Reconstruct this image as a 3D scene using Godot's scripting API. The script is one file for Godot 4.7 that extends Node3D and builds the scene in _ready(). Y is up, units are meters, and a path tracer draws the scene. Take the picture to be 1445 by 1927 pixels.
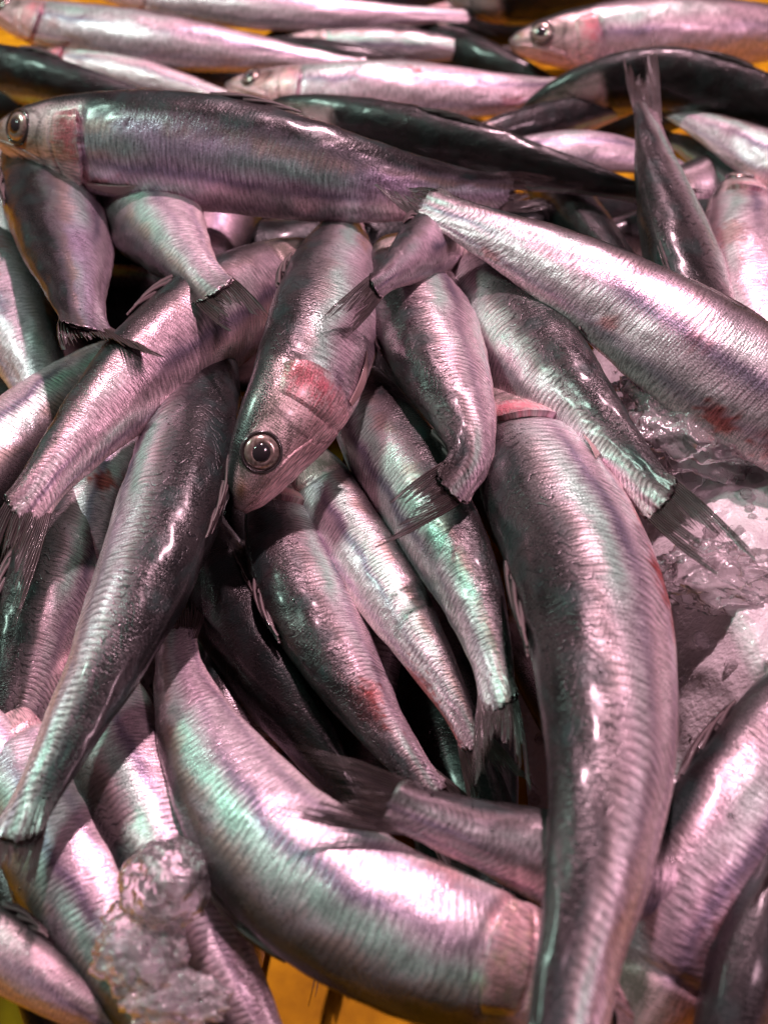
extends Node3D
# A heap of small silver fish on ice in a yellow crate, lit by market lamps. Units: metres; fish tables are in centimetres.

var rng := RandomNumberGenerator.new()
var skins := []            # one material for each kind of skin
var mats := {}
var bump_noise := FastNoiseLite.new()
var used := {}
var wet := []              # where drops of water cling to the skin

const FISH := [
	{"label": "dark backed fish cut off by the top edge, right of centre", "spine": [2.76, 1.55, -54.2, 2.96, 1.6, -54.1, 5.84, 1.8, -52.62, 10.72, 1.8, -54.08, 16.2, 1.6, -56.04, 16.41, 1.55, -56.11], "half": 1.38, "turn": [-20, -20], "skin": 2, "head": 0, "tips": [], "tail": 0, "stains": [], "red": 0.0, "tone": 1.0, "fin": 1},
	{"label": "pale fish along the top edge with a thin dark back line", "spine": [-14.94, 1.2, -56.48, -9.41, 1.3, -54.13, -3.02, 1.3, -52.42, 3.89, 1.2, -52.43], "half": 1.02, "turn": [-95, -95], "skin": 4, "head": 0, "tips": [], "tail": 0, "stains": [], "red": 0.0, "tone": 1.0, "fin": 1},
	{"label": "thin silver fish between the two pale fish at the top", "spine": [-5.01, 0.3, -51.63, 0.67, 0.4, -51.01, 5.75, 0.4, -50.18], "half": 0.84, "turn": [-85, -85], "skin": 1, "head": 0, "tips": [], "tail": 0, "stains": [], "red": 0.0, "tone": 1.0, "fin": 1},
	{"label": "long pale fish with a red gill in the top left corner", "spine": [-18.55, 1.6, -52.65, -14.8, 1.7, -50.19, -9.72, 1.8, -48.0, -5.05, 1.6, -46.98, -0.74, 1.3, -46.45], "half": 1.26, "turn": [-97, -97], "skin": 4, "head": 1, "tips": [], "tail": 0, "stains": [[0.27, 0.6, 4, 0.35]], "red": 0.8, "tone": 1.0, "fin": 1},
	{"label": "fish with its eye and pink gill showing in the top right corner", "spine": [5.41, 1.8, -47.88, 8.65, 2.0, -47.95, 12.15, 2.0, -48.3, 16.93, 1.8, -48.8, 19.63, 1.6, -49.08, 21.64, 1.09, -49.28], "half": 1.55, "turn": [-80, -80], "skin": 4, "head": 1, "tips": [], "tail": 0, "stains": [], "red": 0.9, "tone": 1.0, "fin": 1},
	{"label": "small pale fish with a blood red head, at the upper left", "spine": [-16.44, 0.5, -49.7, -13.44, 0.7, -48.31, -9.86, 0.8, -46.43, -6.03, 0.8, -44.47], "half": 0.88, "turn": [-100, -100], "skin": 4, "head": 1, "tips": [], "tail": 0, "stains": [[0.1, 0.5, 9, 0.9], [0.2, 0.5, 7, 0.6], [0.3, 0.75, 4, 0.4]], "red": 1.0, "tone": 1.0, "fin": 1},
	{"label": "pale fish with a pinkish head lying across the upper middle", "spine": [-6.56, 1.3, -44.77, -3.51, 1.6, -43.69, 0.59, 1.8, -43.04, 4.82, 1.8, -42.75, 8.46, 1.5, -44.32], "half": 1.31, "turn": [-104, -104], "skin": 4, "head": 1, "tips": [], "tail": 0, "stains": [[0.52, 0.42, 3, 0.9], [0.75, 0.75, 5, 0.5], [0.12, 0.5, 7, 0.5]], "red": 0.5, "tone": 1.0, "fin": 1},
	{"label": "dark backed fish with a white belly leaving the left edge near the top", "spine": [-19.44, 1.56, -46.79, -19.29, 1.6, -46.71, -15.32, 1.8, -44.54, -12.19, 1.8, -43.04, -8.28, 1.4, -42.01, -8.11, 1.35, -41.96], "half": 1.17, "turn": [-58, -58], "skin": 2, "head": 0, "tips": [], "tail": 0, "stains": [], "red": 0.0, "tone": 1.0, "fin": 1},
	{"label": "dark bluish fish end beneath the pale fish, right of the middle top", "spine": [2.28, 1.48, -38.48, 2.73, 1.6, -38.66, 5.6, 1.8, -39.8, 7.73, 1.9, -40.75, 9.98, 1.8, -41.89, 10.42, 1.69, -42.11], "half": 0.84, "turn": [-72, -72], "skin": 2, "head": 0, "tips": [], "tail": 0, "stains": [], "red": 0.0, "tone": 1.0, "fin": 0},
	{"label": "pink belly bulge showing between the dark fish and the upright tail", "spine": [2.47, 0.69, -38.15, 5.25, 1.6, -37.92, 7.34, 1.9, -37.74, 9.53, 1.6, -37.75, 12.33, 0.71, -37.77], "half": 0.96, "turn": [-125, -125], "skin": 5, "head": 0, "tips": [], "tail": 0, "stains": [], "red": 0.0, "tone": 1.0, "fin": 0},
	{"label": "black arched fish at the right behind the upright tail", "spine": [5.42, 1.67, -41.62, 7.94, 2.6, -41.44, 10.09, 3.0, -41.28, 12.17, 3.0, -40.54, 14.31, 2.8, -39.27, 16.11, 2.6, -37.81, 18.13, 1.91, -36.18], "half": 1.38, "turn": [-32, -32], "skin": 2, "head": 0, "tips": [], "tail": 0, "stains": [], "red": 0.0, "tone": 1.0, "fin": 1},
	{"label": "pinkish grey fish leaving the right edge under the black arched fish", "spine": [18.68, 1.18, -32.52, 17.12, 1.69, -33.69, 15.56, 2.2, -34.86, 13.59, 2.4, -36.35, 12.27, 2.3, -38.43, 10.84, 2.0, -41.04], "half": 1.13, "turn": [100, 100], "skin": 1, "head": 0, "tips": [], "tail": 1, "stains": [], "red": 0.0, "tone": 1.0, "fin": 1},
	{"label": "narrow dark fish with a bright edge at the right, under the pinkish grey one", "spine": [15.94, 1.2, -32.99, 15.43, 1.4, -33.59, 13.63, 1.6, -35.71, 12.29, 1.5, -37.74, 11.37, 1.2, -39.81, 11.05, 0.95, -40.52], "half": 0.86, "turn": [62, 62], "skin": 2, "head": 0, "tips": [], "tail": 0, "stains": [], "red": 0.0, "tone": 1.0, "fin": 1},
	{"label": "pale fish with a red head leaving the right edge beside the upright tail", "spine": [12.61, 1.8, -35.99, 11.41, 2.6, -30.26, 10.93, 2.6, -26.26, 10.79, 2.2, -23.36, 10.67, 1.5, -21.19], "half": 1.43, "turn": [100, 100], "skin": 4, "head": 1, "tips": [], "tail": 0, "stains": [[0.06, 0.5, 8, 0.8], [0.45, 0.3, 7, 0.5], [0.25, 0.45, 6, 0.35]], "red": 0.6, "tone": 1.0, "fin": 1},
	{"label": "dark fish in the gap left of the upright tail", "spine": [5.28, 0.17, -39.78, 5.63, 0.59, -38.33, 5.99, 1.0, -36.89, 6.96, 1.4, -32.9, 7.89, 1.4, -29.71, 8.31, 1.13, -28.25, 8.73, 0.85, -26.79], "half": 1.28, "turn": [20, 20], "skin": 2, "head": 0, "tips": [], "tail": 0, "stains": [], "red": 0.0, "tone": 1.0, "fin": 0},
	{"label": "black backed fish lying behind the violet fish with the eye", "spine": [-4.17, 3.1, -38.88, -3.11, 3.2, -38.06, -0.42, 3.2, -36.74, 3.2, 3.2, -34.94, 6.6, 3.2, -33.26, 8.6, 3.0, -32.51], "half": 1.24, "turn": [-34, -34], "skin": 2, "head": 0, "tips": [], "tail": 0, "stains": [], "red": 0.0, "tone": 1.0, "fin": 1},
	{"label": "fish standing on end with its tail fin pointing up at the right", "spine": [9.69, -1.24, -19.84, 9.51, 0.18, -22.46, 9.32, 1.6, -25.07, 9.16, 2.4, -27.35, 8.96, 3.2, -29.57, 8.73, 4.0, -32.03, 8.64, 4.8, -35.19], "half": 1.73, "turn": [-8, -62], "skin": 6, "head": 0, "tips": [9.33, 6.0, -38.96, 8.05, 5.7, -37.27], "tail": 1, "stains": [], "red": 0.0, "tone": 1.0, "fin": 1},
	{"label": "dark tail end hanging down in the middle with its forked fin spread", "spine": [2.56, 3.6, -30.07, 1.63, 4.4, -27.72, 0.66, 5.3, -25.03, -0.22, 5.8, -23.04], "half": 0.9, "turn": [62, 62], "skin": 5, "head": 0, "tips": [-1.7, 5.7, -21.53, -1.02, 5.6, -20.87], "tail": 1, "stains": [], "red": 0.0, "tone": 1.0, "fin": 1},
	{"label": "violet backed fish with its round eye at the left edge", "spine": [-12.42, 4.8, -33.22, -11.05, 5.0, -32.73, -9.37, 5.2, -32.04, -6.8, 5.3, -31.36, -3.53, 5.2, -30.55, -0.35, 4.9, -29.82, 2.22, 4.3, -30.42, 3.92, 3.9, -31.14], "half": 1.67, "turn": [-72, -72], "skin": 3, "head": 1, "tips": [5.78, 3.6, -32.61, 5.4, 3.6, -30.77], "tail": 1, "stains": [[0.24, 0.8, 5, 0.6]], "red": 1.0, "tone": 1.0, "fin": 1},
	{"label": "pink strip of a fish at the left edge below the eye fish", "spine": [-15.45, 1.9, -40.12, -13.03, 2.4, -34.68, -12.1, 2.2, -31.23, -12.09, 1.6, -28.82], "half": 1.04, "turn": [-90, -90], "skin": 5, "head": 0, "tips": [], "tail": 0, "stains": [], "red": 0.0, "tone": 1.0, "fin": 1},
	{"label": "pale fish with red marks at the left edge under the brown striped tail end", "spine": [-15.18, 0.94, -35.46, -14.77, 1.2, -34.65, -12.1, 1.8, -29.4, -10.36, 1.8, -25.81, -8.85, 1.2, -22.76, -8.45, 0.88, -21.95], "half": 1.44, "turn": [-100, -100], "skin": 5, "head": 0, "tips": [], "tail": 0, "stains": [[0.42, 0.45, 9, 0.7], [0.5, 0.5, 5, 0.8]], "red": 0.0, "tone": 1.0, "fin": 1},
	{"label": "dark fish deep in the gap below the violet fish", "spine": [-10.32, -0.58, -34.62, -8.23, 0.01, -34.08, -6.14, 0.6, -33.55, -4.05, 0.8, -33.01, -1.53, 0.8, -33.91, 0.55, 0.4, -34.65, 2.63, 0.01, -35.39], "half": 1.3, "turn": [30, 30], "skin": 2, "head": 0, "tips": [], "tail": 0, "stains": [], "red": 0.0, "tone": 1.0, "fin": 0},
	{"label": "pink fish glimpsed between the two spiky tail ends", "spine": [-5.03, 1.13, -39.01, -5.16, 1.8, -36.18, -5.34, 2.0, -32.56, -5.73, 1.8, -29.69, -6.11, 1.1, -26.9], "half": 1.16, "turn": [-100, -100], "skin": 5, "head": 0, "tips": [], "tail": 0, "stains": [], "red": 0.0, "tone": 1.0, "fin": 0},
	{"label": "mint fish at the left edge, tucked behind the diagonal one", "spine": [-12.07, 1.11, -16.58, -10.98, 1.8, -18.9, -10.02, 2.0, -20.96, -9.09, 2.0, -23.02, -8.2, 1.6, -25.57, -7.36, 0.77, -27.94], "half": 1.19, "turn": [82, 82], "skin": 1, "head": 0, "tips": [], "tail": 0, "stains": [], "red": 0.0, "tone": 1.0, "fin": 1},
	{"label": "brown striped tail end at the left with a long broken fin spike", "spine": [-12.95, 1.33, -40.71, -12.6, 1.8, -39.45, -10.88, 2.9, -33.39, -9.29, 3.7, -28.16, -8.01, 4.5, -24.26, -7.32, 5.0, -22.43], "half": 1.84, "turn": [38, 38], "skin": 3, "head": 0, "tips": [-4.85, 5.3, -20.61, -7.88, 4.9, -21.6], "tail": 1, "stains": [], "red": 0.0, "tone": 0.8, "fin": 1},
	{"label": "mint silver tail end with split fin spikes, between the brown one and the middle", "spine": [-10.36, 0.48, -39.7, -9.73, 1.24, -37.94, -9.11, 2.0, -36.19, -7.33, 3.2, -31.15, -5.59, 4.4, -26.69, -4.32, 5.1, -23.9], "half": 1.66, "turn": [82, 82], "skin": 1, "head": 0, "tips": [-2.6, 5.5, -21.99, -3.61, 5.3, -21.61], "tail": 1, "stains": [], "red": 0.0, "tone": 1.0, "fin": 1},
	{"label": "pink fish with a dark red spot glimpsed between the diagonal and the long one", "spine": [-7.08, -0.01, -25.41, -7.24, 0.6, -23.45, -7.43, 0.9, -21.07, -7.47, 0.9, -19.4, -7.08, 0.4, -17.87, -6.62, -0.53, -16.09], "half": 0.93, "turn": [-110, -110], "skin": 5, "head": 0, "tips": [], "tail": 0, "stains": [[0.5, 0.5, 4, 1.0]], "red": 0.0, "tone": 1.0, "fin": 0},
	{"label": "dark creased fish under the long one, at the left", "spine": [-8.1, 0.06, -23.32, -8.06, 0.6, -21.48, -8.0, 0.9, -18.85, -8.04, 0.9, -16.77, -8.13, 0.6, -14.83, -8.25, 0.2, -13.27, -8.38, -0.57, -11.53], "half": 1.15, "turn": [58, 58], "skin": 0, "head": 0, "tips": [], "tail": 0, "stains": [], "red": 0.0, "tone": 1.0, "fin": 1},
	{"label": "silver flank in the lower left edge behind the long one", "spine": [-11.6, -0.06, -15.92, -10.08, 0.5, -14.47, -8.36, 0.7, -12.82, -7.25, 0.4, -11.37, -6.0, -0.31, -9.74], "half": 0.81, "turn": [80, 80], "skin": 1, "head": 0, "tips": [], "tail": 0, "stains": [], "red": 0.0, "tone": 1.0, "fin": 1},
	{"label": "black wet fish below the head of the middle fish", "spine": [-6.38, -1.31, -23.12, -5.4, -0.4, -20.96, -4.57, 0.0, -19.13, -3.54, 0.4, -16.69, -2.55, 0.4, -14.83, -1.44, 0.0, -13.4, 0.0, -0.95, -11.54], "half": 1.3, "turn": [-46, -46], "skin": 2, "head": 0, "tips": [], "tail": 0, "stains": [], "red": 0.0, "tone": 1.0, "fin": 1},
	{"label": "silver fish with black creases lying under the snout of the middle fish", "spine": [-2.89, 1.0, -21.68, -2.55, 1.3, -19.48, -1.91, 1.5, -17.08, -0.91, 1.4, -14.83, 0.14, 1.1, -13.09, 1.01, 0.9, -11.94], "half": 1.2, "turn": [50, 50], "skin": 0, "head": 1, "tips": [], "tail": 0, "stains": [[0.8, 0.35, 6, 0.8], [0.78, 0.5, 4, 0.6]], "red": 0.6, "tone": 1.0, "fin": 1},
	{"label": "slim mint fish wedged right of the creased one, red line at its belly", "spine": [-2.32, 1.6, -22.3, -1.08, 1.8, -19.17, 0.21, 1.9, -16.25, 1.28, 1.7, -14.03, 1.91, 1.4, -12.76], "half": 0.9, "turn": [-98, -98], "skin": 1, "head": 0, "tips": [], "tail": 0, "stains": [[0.85, 0.95, 7, 0.8], [0.95, 0.95, 6, 0.8]], "red": 0.0, "tone": 1.0, "fin": 1},
	{"label": "mint and violet fish in the centre whose tail points straight down", "spine": [-1.24, 2.0, -25.04, -0.24, 2.5, -21.68, 0.86, 2.7, -18.72, 1.73, 2.7, -16.35, 2.19, 2.6, -14.34, 2.31, 2.6, -12.92], "half": 1.24, "turn": [-60, -60], "skin": 1, "head": 0, "tips": [1.64, 2.4, -10.93, 2.82, 2.4, -11.05], "tail": 1, "stains": [], "red": 0.0, "tone": 1.0, "fin": 1},
	{"label": "striped silver fish right of centre with its tail on the ice", "spine": [1.95, 2.76, -30.46, 2.16, 3.0, -29.6, 3.2, 3.4, -25.37, 4.16, 3.6, -22.16, 5.14, 3.8, -19.67, 6.07, 4.2, -17.15], "half": 1.53, "turn": [-62, -62], "skin": 0, "head": 0, "tips": [7.64, 4.8, -14.67, 6.87, 4.4, -14.51], "tail": 1, "stains": [], "red": 0.0, "tone": 1.0, "fin": 1},
	{"label": "long silver fish with a black back sloping down at the left", "spine": [-5.03, 2.0, -26.58, -4.98, 2.6, -22.42, -4.99, 2.9, -18.88, -5.28, 3.0, -15.92, -5.79, 2.9, -13.42, -6.43, 2.6, -11.39, -6.8, 2.5, -10.1], "half": 1.5, "turn": [-60, -60], "skin": 0, "head": 0, "tips": [-7.16, 2.2, -8.63, -6.33, 2.2, -8.8], "tail": 1, "stains": [], "red": 0.0, "tone": 1.0, "fin": 1},
	{"label": "broad pink silver fish lying diagonally at the left, tail at the left edge", "spine": [-1.82, 2.23, -30.36, -2.04, 2.4, -29.96, -3.45, 3.0, -27.34, -4.69, 3.5, -24.97, -5.82, 3.8, -22.56, -6.82, 3.8, -20.55, -7.64, 3.7, -18.58, -8.07, 3.6, -17.37], "half": 1.46, "turn": [66, 66], "skin": 5, "head": 0, "tips": [-7.7, 3.0, -14.23, -8.98, 3.2, -15.29], "tail": 1, "stains": [[0.42, 0.95, 3, 0.9]], "red": 0.0, "tone": 1.0, "fin": 1},
	{"label": "silver fish in the middle hanging head down with a large eye", "spine": [-3.33, 3.2, -17.86, -2.78, 3.9, -19.05, -1.98, 4.4, -20.87, -1.48, 4.4, -23.69, -1.24, 3.7, -27.59, -1.16, 2.6, -31.86, -1.15, 2.24, -32.68], "half": 1.48, "turn": [-70, -70], "skin": 6, "head": 1, "tips": [], "tail": 0, "stains": [], "red": 1.0, "tone": 1.0, "fin": 1},
	{"label": "curled teal striped fish in the middle, tail bent to the left", "spine": [0.34, 2.66, -30.21, 0.45, 3.0, -29.3, 0.92, 3.8, -25.04, 1.5, 4.1, -21.84, 1.9, 4.2, -19.88, 1.95, 4.2, -18.57, 1.5, 4.2, -17.52], "half": 1.48, "turn": [72, 72], "skin": 0, "head": 0, "tips": [-0.01, 4.4, -16.82, -0.38, 4.2, -15.54], "tail": 1, "stains": [], "red": 0.0, "tone": 1.0, "fin": 1},
	{"label": "large pink fish crossing to the right edge above the ice, tail at the middle top", "spine": [14.38, 1.79, -17.42, 12.65, 2.7, -18.61, 10.92, 3.6, -19.8, 8.22, 4.4, -21.67, 6.46, 4.8, -23.3, 4.55, 5.2, -24.79, 2.54, 5.5, -26.29, 1.14, 5.6, -27.41], "half": 1.62, "turn": [98, 98], "skin": 5, "head": 0, "tips": [-0.48, 5.8, -28.4, 0.56, 5.6, -28.41], "tail": 1, "stains": [[0.42, 0.82, 5, 0.9], [0.32, 0.8, 7, 0.55], [0.62, 0.72, 3, 0.6], [0.85, 0.8, 4, 0.6], [0.5, 0.55, 3, 0.4]], "red": 0.0, "tone": 1.0, "fin": 1},
	{"label": "mint silver fish in the lower left under the tail of the long one", "spine": [-9.4, -0.25, -15.02, -8.26, 0.4, -13.28, -7.02, 0.7, -11.38, -5.88, 0.8, -9.8, -4.86, 0.6, -8.54, -3.95, 0.2, -7.5, -2.65, -0.73, -6.01], "half": 1.1, "turn": [86, 86], "skin": 1, "head": 0, "tips": [], "tail": 0, "stains": [], "red": 0.0, "tone": 1.0, "fin": 1},
	{"label": "striped fish in the lower left with a lump of ice on it", "spine": [-7.5, -0.39, -16.54, -6.61, 0.4, -14.68, -5.54, 0.9, -12.44, -4.52, 1.0, -10.69, -3.51, 0.8, -9.06, -2.6, 0.4, -7.75, -1.44, -0.48, -6.09], "half": 1.18, "turn": [78, 78], "skin": 0, "head": 0, "tips": [], "tail": 0, "stains": [], "red": 0.0, "tone": 1.0, "fin": 1},
	{"label": "pinkish white fish in the bottom left corner", "spine": [-10.07, 0.19, -10.51, -8.91, 0.6, -9.79, -7.5, 0.8, -8.91, -6.18, 0.6, -8.15, -5.3, 0.2, -7.73, -4.19, -0.54, -7.21], "half": 0.67, "turn": [-100, -100], "skin": 4, "head": 0, "tips": [], "tail": 0, "stains": [], "red": 0.0, "tone": 1.0, "fin": 1},
	{"label": "fat mint silver fish curving along the bottom, gill cover to the right", "spine": [4.55, 1.2, -7.0, 3.54, 1.6, -7.3, 2.19, 1.9, -7.8, 0.9, 2.1, -8.15, -0.59, 2.2, -8.88, -2.08, 2.2, -10.07, -3.42, 1.9, -12.06, -4.35, 1.5, -14.18, -4.82, 1.1, -15.97], "half": 1.37, "turn": [-76, -76], "skin": 1, "head": 1, "tips": [], "tail": 0, "stains": [[0.3, 0.9, 5, 0.4]], "red": 0.25, "tone": 1.0, "fin": 1},
	{"label": "pale fish with a teal streak in the lower right next to the ice", "spine": [3.45, -0.23, -6.08, 4.61, 1.4, -7.74, 5.47, 2.3, -8.97, 6.71, 2.6, -10.54, 8.06, 2.6, -12.29, 9.74, 2.4, -14.21, 11.4, 1.75, -16.1], "half": 1.3, "turn": [-98, -98], "skin": 5, "head": 0, "tips": [], "tail": 0, "stains": [[0.3, 0.7, 6, 0.5]], "red": 0.0, "tone": 1.0, "fin": 1},
	{"label": "grey violet fish filling the bottom right corner", "spine": [10.85, -0.03, -14.22, 9.88, 0.69, -12.87, 8.92, 1.4, -11.52, 7.49, 2.0, -9.52, 6.43, 2.2, -7.96, 5.64, 2.0, -6.47, 4.83, 1.48, -4.94, 4.03, 0.96, -3.41], "half": 1.26, "turn": [46, 46], "skin": 3, "head": 0, "tips": [], "tail": 0, "stains": [], "red": 0.0, "tone": 1.0, "fin": 1},
	{"label": "tail half of a fish in the lower middle, forked fin pointing left", "spine": [11.62, -0.62, -7.37, 8.36, 0.79, -8.17, 5.11, 2.2, -8.97, 3.87, 2.5, -9.27, 2.73, 2.8, -9.57, 1.49, 3.2, -9.78, 0.18, 3.7, -10.04], "half": 1.31, "turn": [92, 92], "skin": 5, "head": 0, "tips": [-1.86, 4.2, -11.07, -2.16, 4.0, -9.68], "tail": 1, "stains": [], "red": 0.0, "tone": 1.0, "fin": 1},
	{"label": "largest fish, pink silver with a dark green back, beside the ice at the right", "spine": [2.86, 2.0, -24.43, 3.24, 2.8, -21.33, 3.65, 3.5, -18.61, 4.12, 3.8, -15.97, 4.23, 4.1, -13.43, 4.03, 4.3, -10.87, 3.5, 4.4, -8.59, 2.92, 4.3, -6.83, 2.59, 4.3, -5.61, 2.38, 4.2, -4.54], "half": 1.56, "turn": [84, 84], "skin": 0, "head": 1, "tips": [], "tail": 0, "stains": [[0.5, 0.9, 7, 0.95], [0.47, 0.86, 4, 0.8], [0.4, 0.95, 6, 0.7], [0.54, 0.93, 5, 0.8]], "red": 1.0, "tone": 1.0, "fin": 1},
	{"label": "sliver of silver fish under the dark one at the top edge", "spine": [-6.41, -0.63, -52.42, -4.77, -0.47, -53.31, -3.12, -0.3, -54.21, -0.82, -0.2, -55.47, 1.57, -0.3, -57.31, 3.05, -0.46, -58.45, 4.53, -0.61, -59.59], "half": 1.37, "turn": [-30, -30], "skin": 2, "head": 0, "tips": [], "tail": 0, "stains": [], "red": 0.0, "tone": 1.0, "fin": 0},
	{"label": "shadowed fish left of the snout of the top right fish", "spine": [0.28, -0.67, -55.65, 2.33, -0.49, -55.59, 4.37, -0.3, -55.54, 6.78, -0.2, -55.47, 9.27, -0.3, -55.92, 11.28, -0.48, -56.29, 13.3, -0.67, -56.66], "half": 1.37, "turn": [75, 75], "skin": 2, "head": 0, "tips": [], "tail": 0, "stains": [], "red": 0.0, "tone": 1.0, "fin": 0},
	{"label": "fish sliver above the head of the upper middle pale fish", "spine": [-14.72, -0.61, -53.59, -13.21, -0.45, -52.56, -11.7, -0.3, -51.54, -9.25, -0.2, -49.87, -6.98, -0.3, -48.73, -5.35, -0.46, -47.91, -3.72, -0.63, -47.09], "half": 1.34, "turn": [-70, -70], "skin": 2, "head": 0, "tips": [], "tail": 0, "stains": [], "red": 0.0, "tone": 1.0, "fin": 0},
	{"label": "grey sliver of fish just above the pale fish across the upper middle", "spine": [-8.22, -0.67, -52.17, -6.33, -0.48, -51.45, -4.44, -0.3, -50.74, -2.15, -0.2, -49.87, 0.08, -0.3, -49.48, 2.07, -0.49, -49.14, 4.06, -0.68, -48.79], "half": 1.34, "turn": [-30, -30], "skin": 2, "head": 0, "tips": [], "tail": 0, "stains": [], "red": 0.0, "tone": 1.0, "fin": 0},
	{"label": "tail half of a dark fish running into the snout of the top right fish", "spine": [0.24, -0.6, -54.8, 1.45, -0.45, -53.45, 2.66, -0.3, -52.1, 4.67, -0.2, -49.87, 6.62, -0.3, -48.21, 8.0, -0.46, -47.04, 9.38, -0.62, -45.86], "half": 1.34, "turn": [-30, -30], "skin": 2, "head": 0, "tips": [], "tail": 0, "stains": [], "red": 0.0, "tone": 1.0, "fin": 0},
	{"label": "sliver of fish above the eye of the violet fish, at the left edge", "spine": [-22.7, -0.22, -45.39, -20.55, -0.01, -45.0, -18.4, 0.2, -44.6, -16.27, 0.3, -44.22, -14.31, 0.2, -44.26, -12.13, -0.02, -44.3, -9.95, -0.24, -44.35], "half": 1.34, "turn": [-30, -30], "skin": 2, "head": 0, "tips": [], "tail": 0, "stains": [], "red": 0.0, "tone": 1.0, "fin": 0},
	{"label": "dark sliver of fish below the black arched fish, left of the upright tail", "spine": [3.68, -0.22, -42.93, 5.75, -0.01, -43.36, 7.83, 0.2, -43.8, 9.84, 0.3, -44.22, 11.99, 0.2, -45.08, 13.96, 0.0, -45.87, 15.93, -0.2, -46.66], "half": 1.34, "turn": [75, 75], "skin": 2, "head": 0, "tips": [], "tail": 0, "stains": [], "red": 0.0, "tone": 1.0, "fin": 0},
	{"label": "shadowed fish right of the upright tail, below the narrow dark one", "spine": [8.28, 0.1, -35.93, 10.54, 0.35, -36.77, 12.79, 0.6, -37.6, 14.54, 0.7, -38.25, 16.49, 0.6, -39.3, 18.61, 0.37, -40.45, 20.72, 0.14, -41.59], "half": 1.43, "turn": [-70, -70], "skin": 5, "head": 0, "tips": [], "tail": 0, "stains": [], "red": 0.0, "tone": 1.0, "fin": 0},
	{"label": "shadowed fish between the brown striped and the mint tail ends", "spine": [-12.66, -0.42, -29.98, -10.4, -0.11, -31.69, -8.15, 0.2, -33.39, -6.84, 0.3, -34.39, -5.53, 0.2, -35.77, -3.58, -0.09, -37.83, -1.64, -0.38, -39.88], "half": 1.56, "turn": [40, 40], "skin": 2, "head": 0, "tips": [], "tail": 0, "stains": [], "red": 0.0, "tone": 1.0, "fin": 0},
	{"label": "sliver of fish above the curled teal fish, beside the hanging tail end", "spine": [-7.96, -0.45, -32.96, -5.12, -0.13, -33.52, -2.28, 0.2, -34.08, -0.73, 0.3, -34.39, 0.84, 0.2, -35.04, 3.52, -0.11, -36.14, 6.2, -0.43, -37.24], "half": 1.56, "turn": [40, 40], "skin": 2, "head": 0, "tips": [], "tail": 0, "stains": [], "red": 0.0, "tone": 1.0, "fin": 0},
	{"label": "sliver of fish left of the base of the upright fish", "spine": [-2.05, -0.44, -32.56, 0.71, -0.12, -33.28, 3.47, 0.2, -33.99, 5.05, 0.3, -34.39, 6.7, 0.2, -35.14, 9.31, -0.1, -36.32, 11.91, -0.4, -37.49], "half": 1.56, "turn": [-30, -30], "skin": 2, "head": 0, "tips": [], "tail": 0, "stains": [], "red": 0.0, "tone": 1.0, "fin": 0},
	{"label": "shadowed fish just above the big pink fish, touching the upright one", "spine": [3.78, -0.43, -32.64, 6.52, -0.11, -33.32, 9.27, 0.2, -34.0, 10.88, 0.3, -34.39, 12.62, 0.2, -35.13, 15.22, -0.09, -36.24, 17.83, -0.38, -37.34], "half": 1.56, "turn": [-30, -30], "skin": 5, "head": 0, "tips": [], "tail": 0, "stains": [], "red": 0.0, "tone": 1.0, "fin": 0},
	{"label": "sliver of fish directly below the fin of the brown striped tail end", "spine": [-19.68, -0.74, -35.63, -17.47, -0.47, -33.87, -15.26, -0.2, -32.11, -13.52, -0.1, -30.72, -11.98, -0.2, -29.68, -9.65, -0.49, -28.09, -7.31, -0.79, -26.51], "half": 1.61, "turn": [-70, -70], "skin": 5, "head": 0, "tips": [], "tail": 0, "stains": [], "red": 0.0, "tone": 1.0, "fin": 0},
	{"label": "shadowed fish in the gap below the mint tail end, above the diagonal fish", "spine": [-16.21, -0.88, -32.58, -13.24, -0.54, -31.84, -10.26, -0.2, -31.11, -8.68, -0.1, -30.72, -7.2, -0.2, -30.62, -4.15, -0.56, -30.42, -1.09, -0.92, -30.22], "half": 1.61, "turn": [75, 75], "skin": 2, "head": 0, "tips": [], "tail": 0, "stains": [], "red": 0.0, "tone": 1.0, "fin": 0},
	{"label": "sliver of fish between the diagonal fish and the head down one", "spine": [-5.33, -0.89, -27.8, -2.55, -0.55, -28.96, 0.24, -0.2, -30.12, 1.67, -0.1, -30.72, 3.16, -0.2, -31.62, 5.74, -0.52, -33.2, 8.31, -0.85, -34.77], "half": 1.61, "turn": [75, 75], "skin": 2, "head": 0, "tips": [], "tail": 0, "stains": [], "red": 0.0, "tone": 1.0, "fin": 0},
	{"label": "sliver of fish between the long black backed fish and the fat curved one", "spine": [-14.34, -1.44, -30.31, -12.82, -1.17, -27.78, -11.31, -0.9, -25.25, -10.08, -0.8, -23.18, -9.03, -0.9, -21.49, -7.48, -1.2, -18.98, -5.93, -1.49, -16.47], "half": 1.69, "turn": [-70, -70], "skin": 2, "head": 0, "tips": [], "tail": 0, "stains": [], "red": 0.0, "tone": 1.0, "fin": 0},
	{"label": "shadowed fish tucked beside the snout of the head down fish", "spine": [-8.16, -1.46, -30.69, -6.88, -1.18, -27.97, -5.6, -0.9, -25.25, -4.63, -0.8, -23.18, -3.78, -0.9, -21.49, -2.43, -1.21, -18.8, -1.09, -1.52, -16.12], "half": 1.69, "turn": [75, 75], "skin": 2, "head": 0, "tips": [], "tail": 0, "stains": [], "red": 0.0, "tone": 1.0, "fin": 0},
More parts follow.
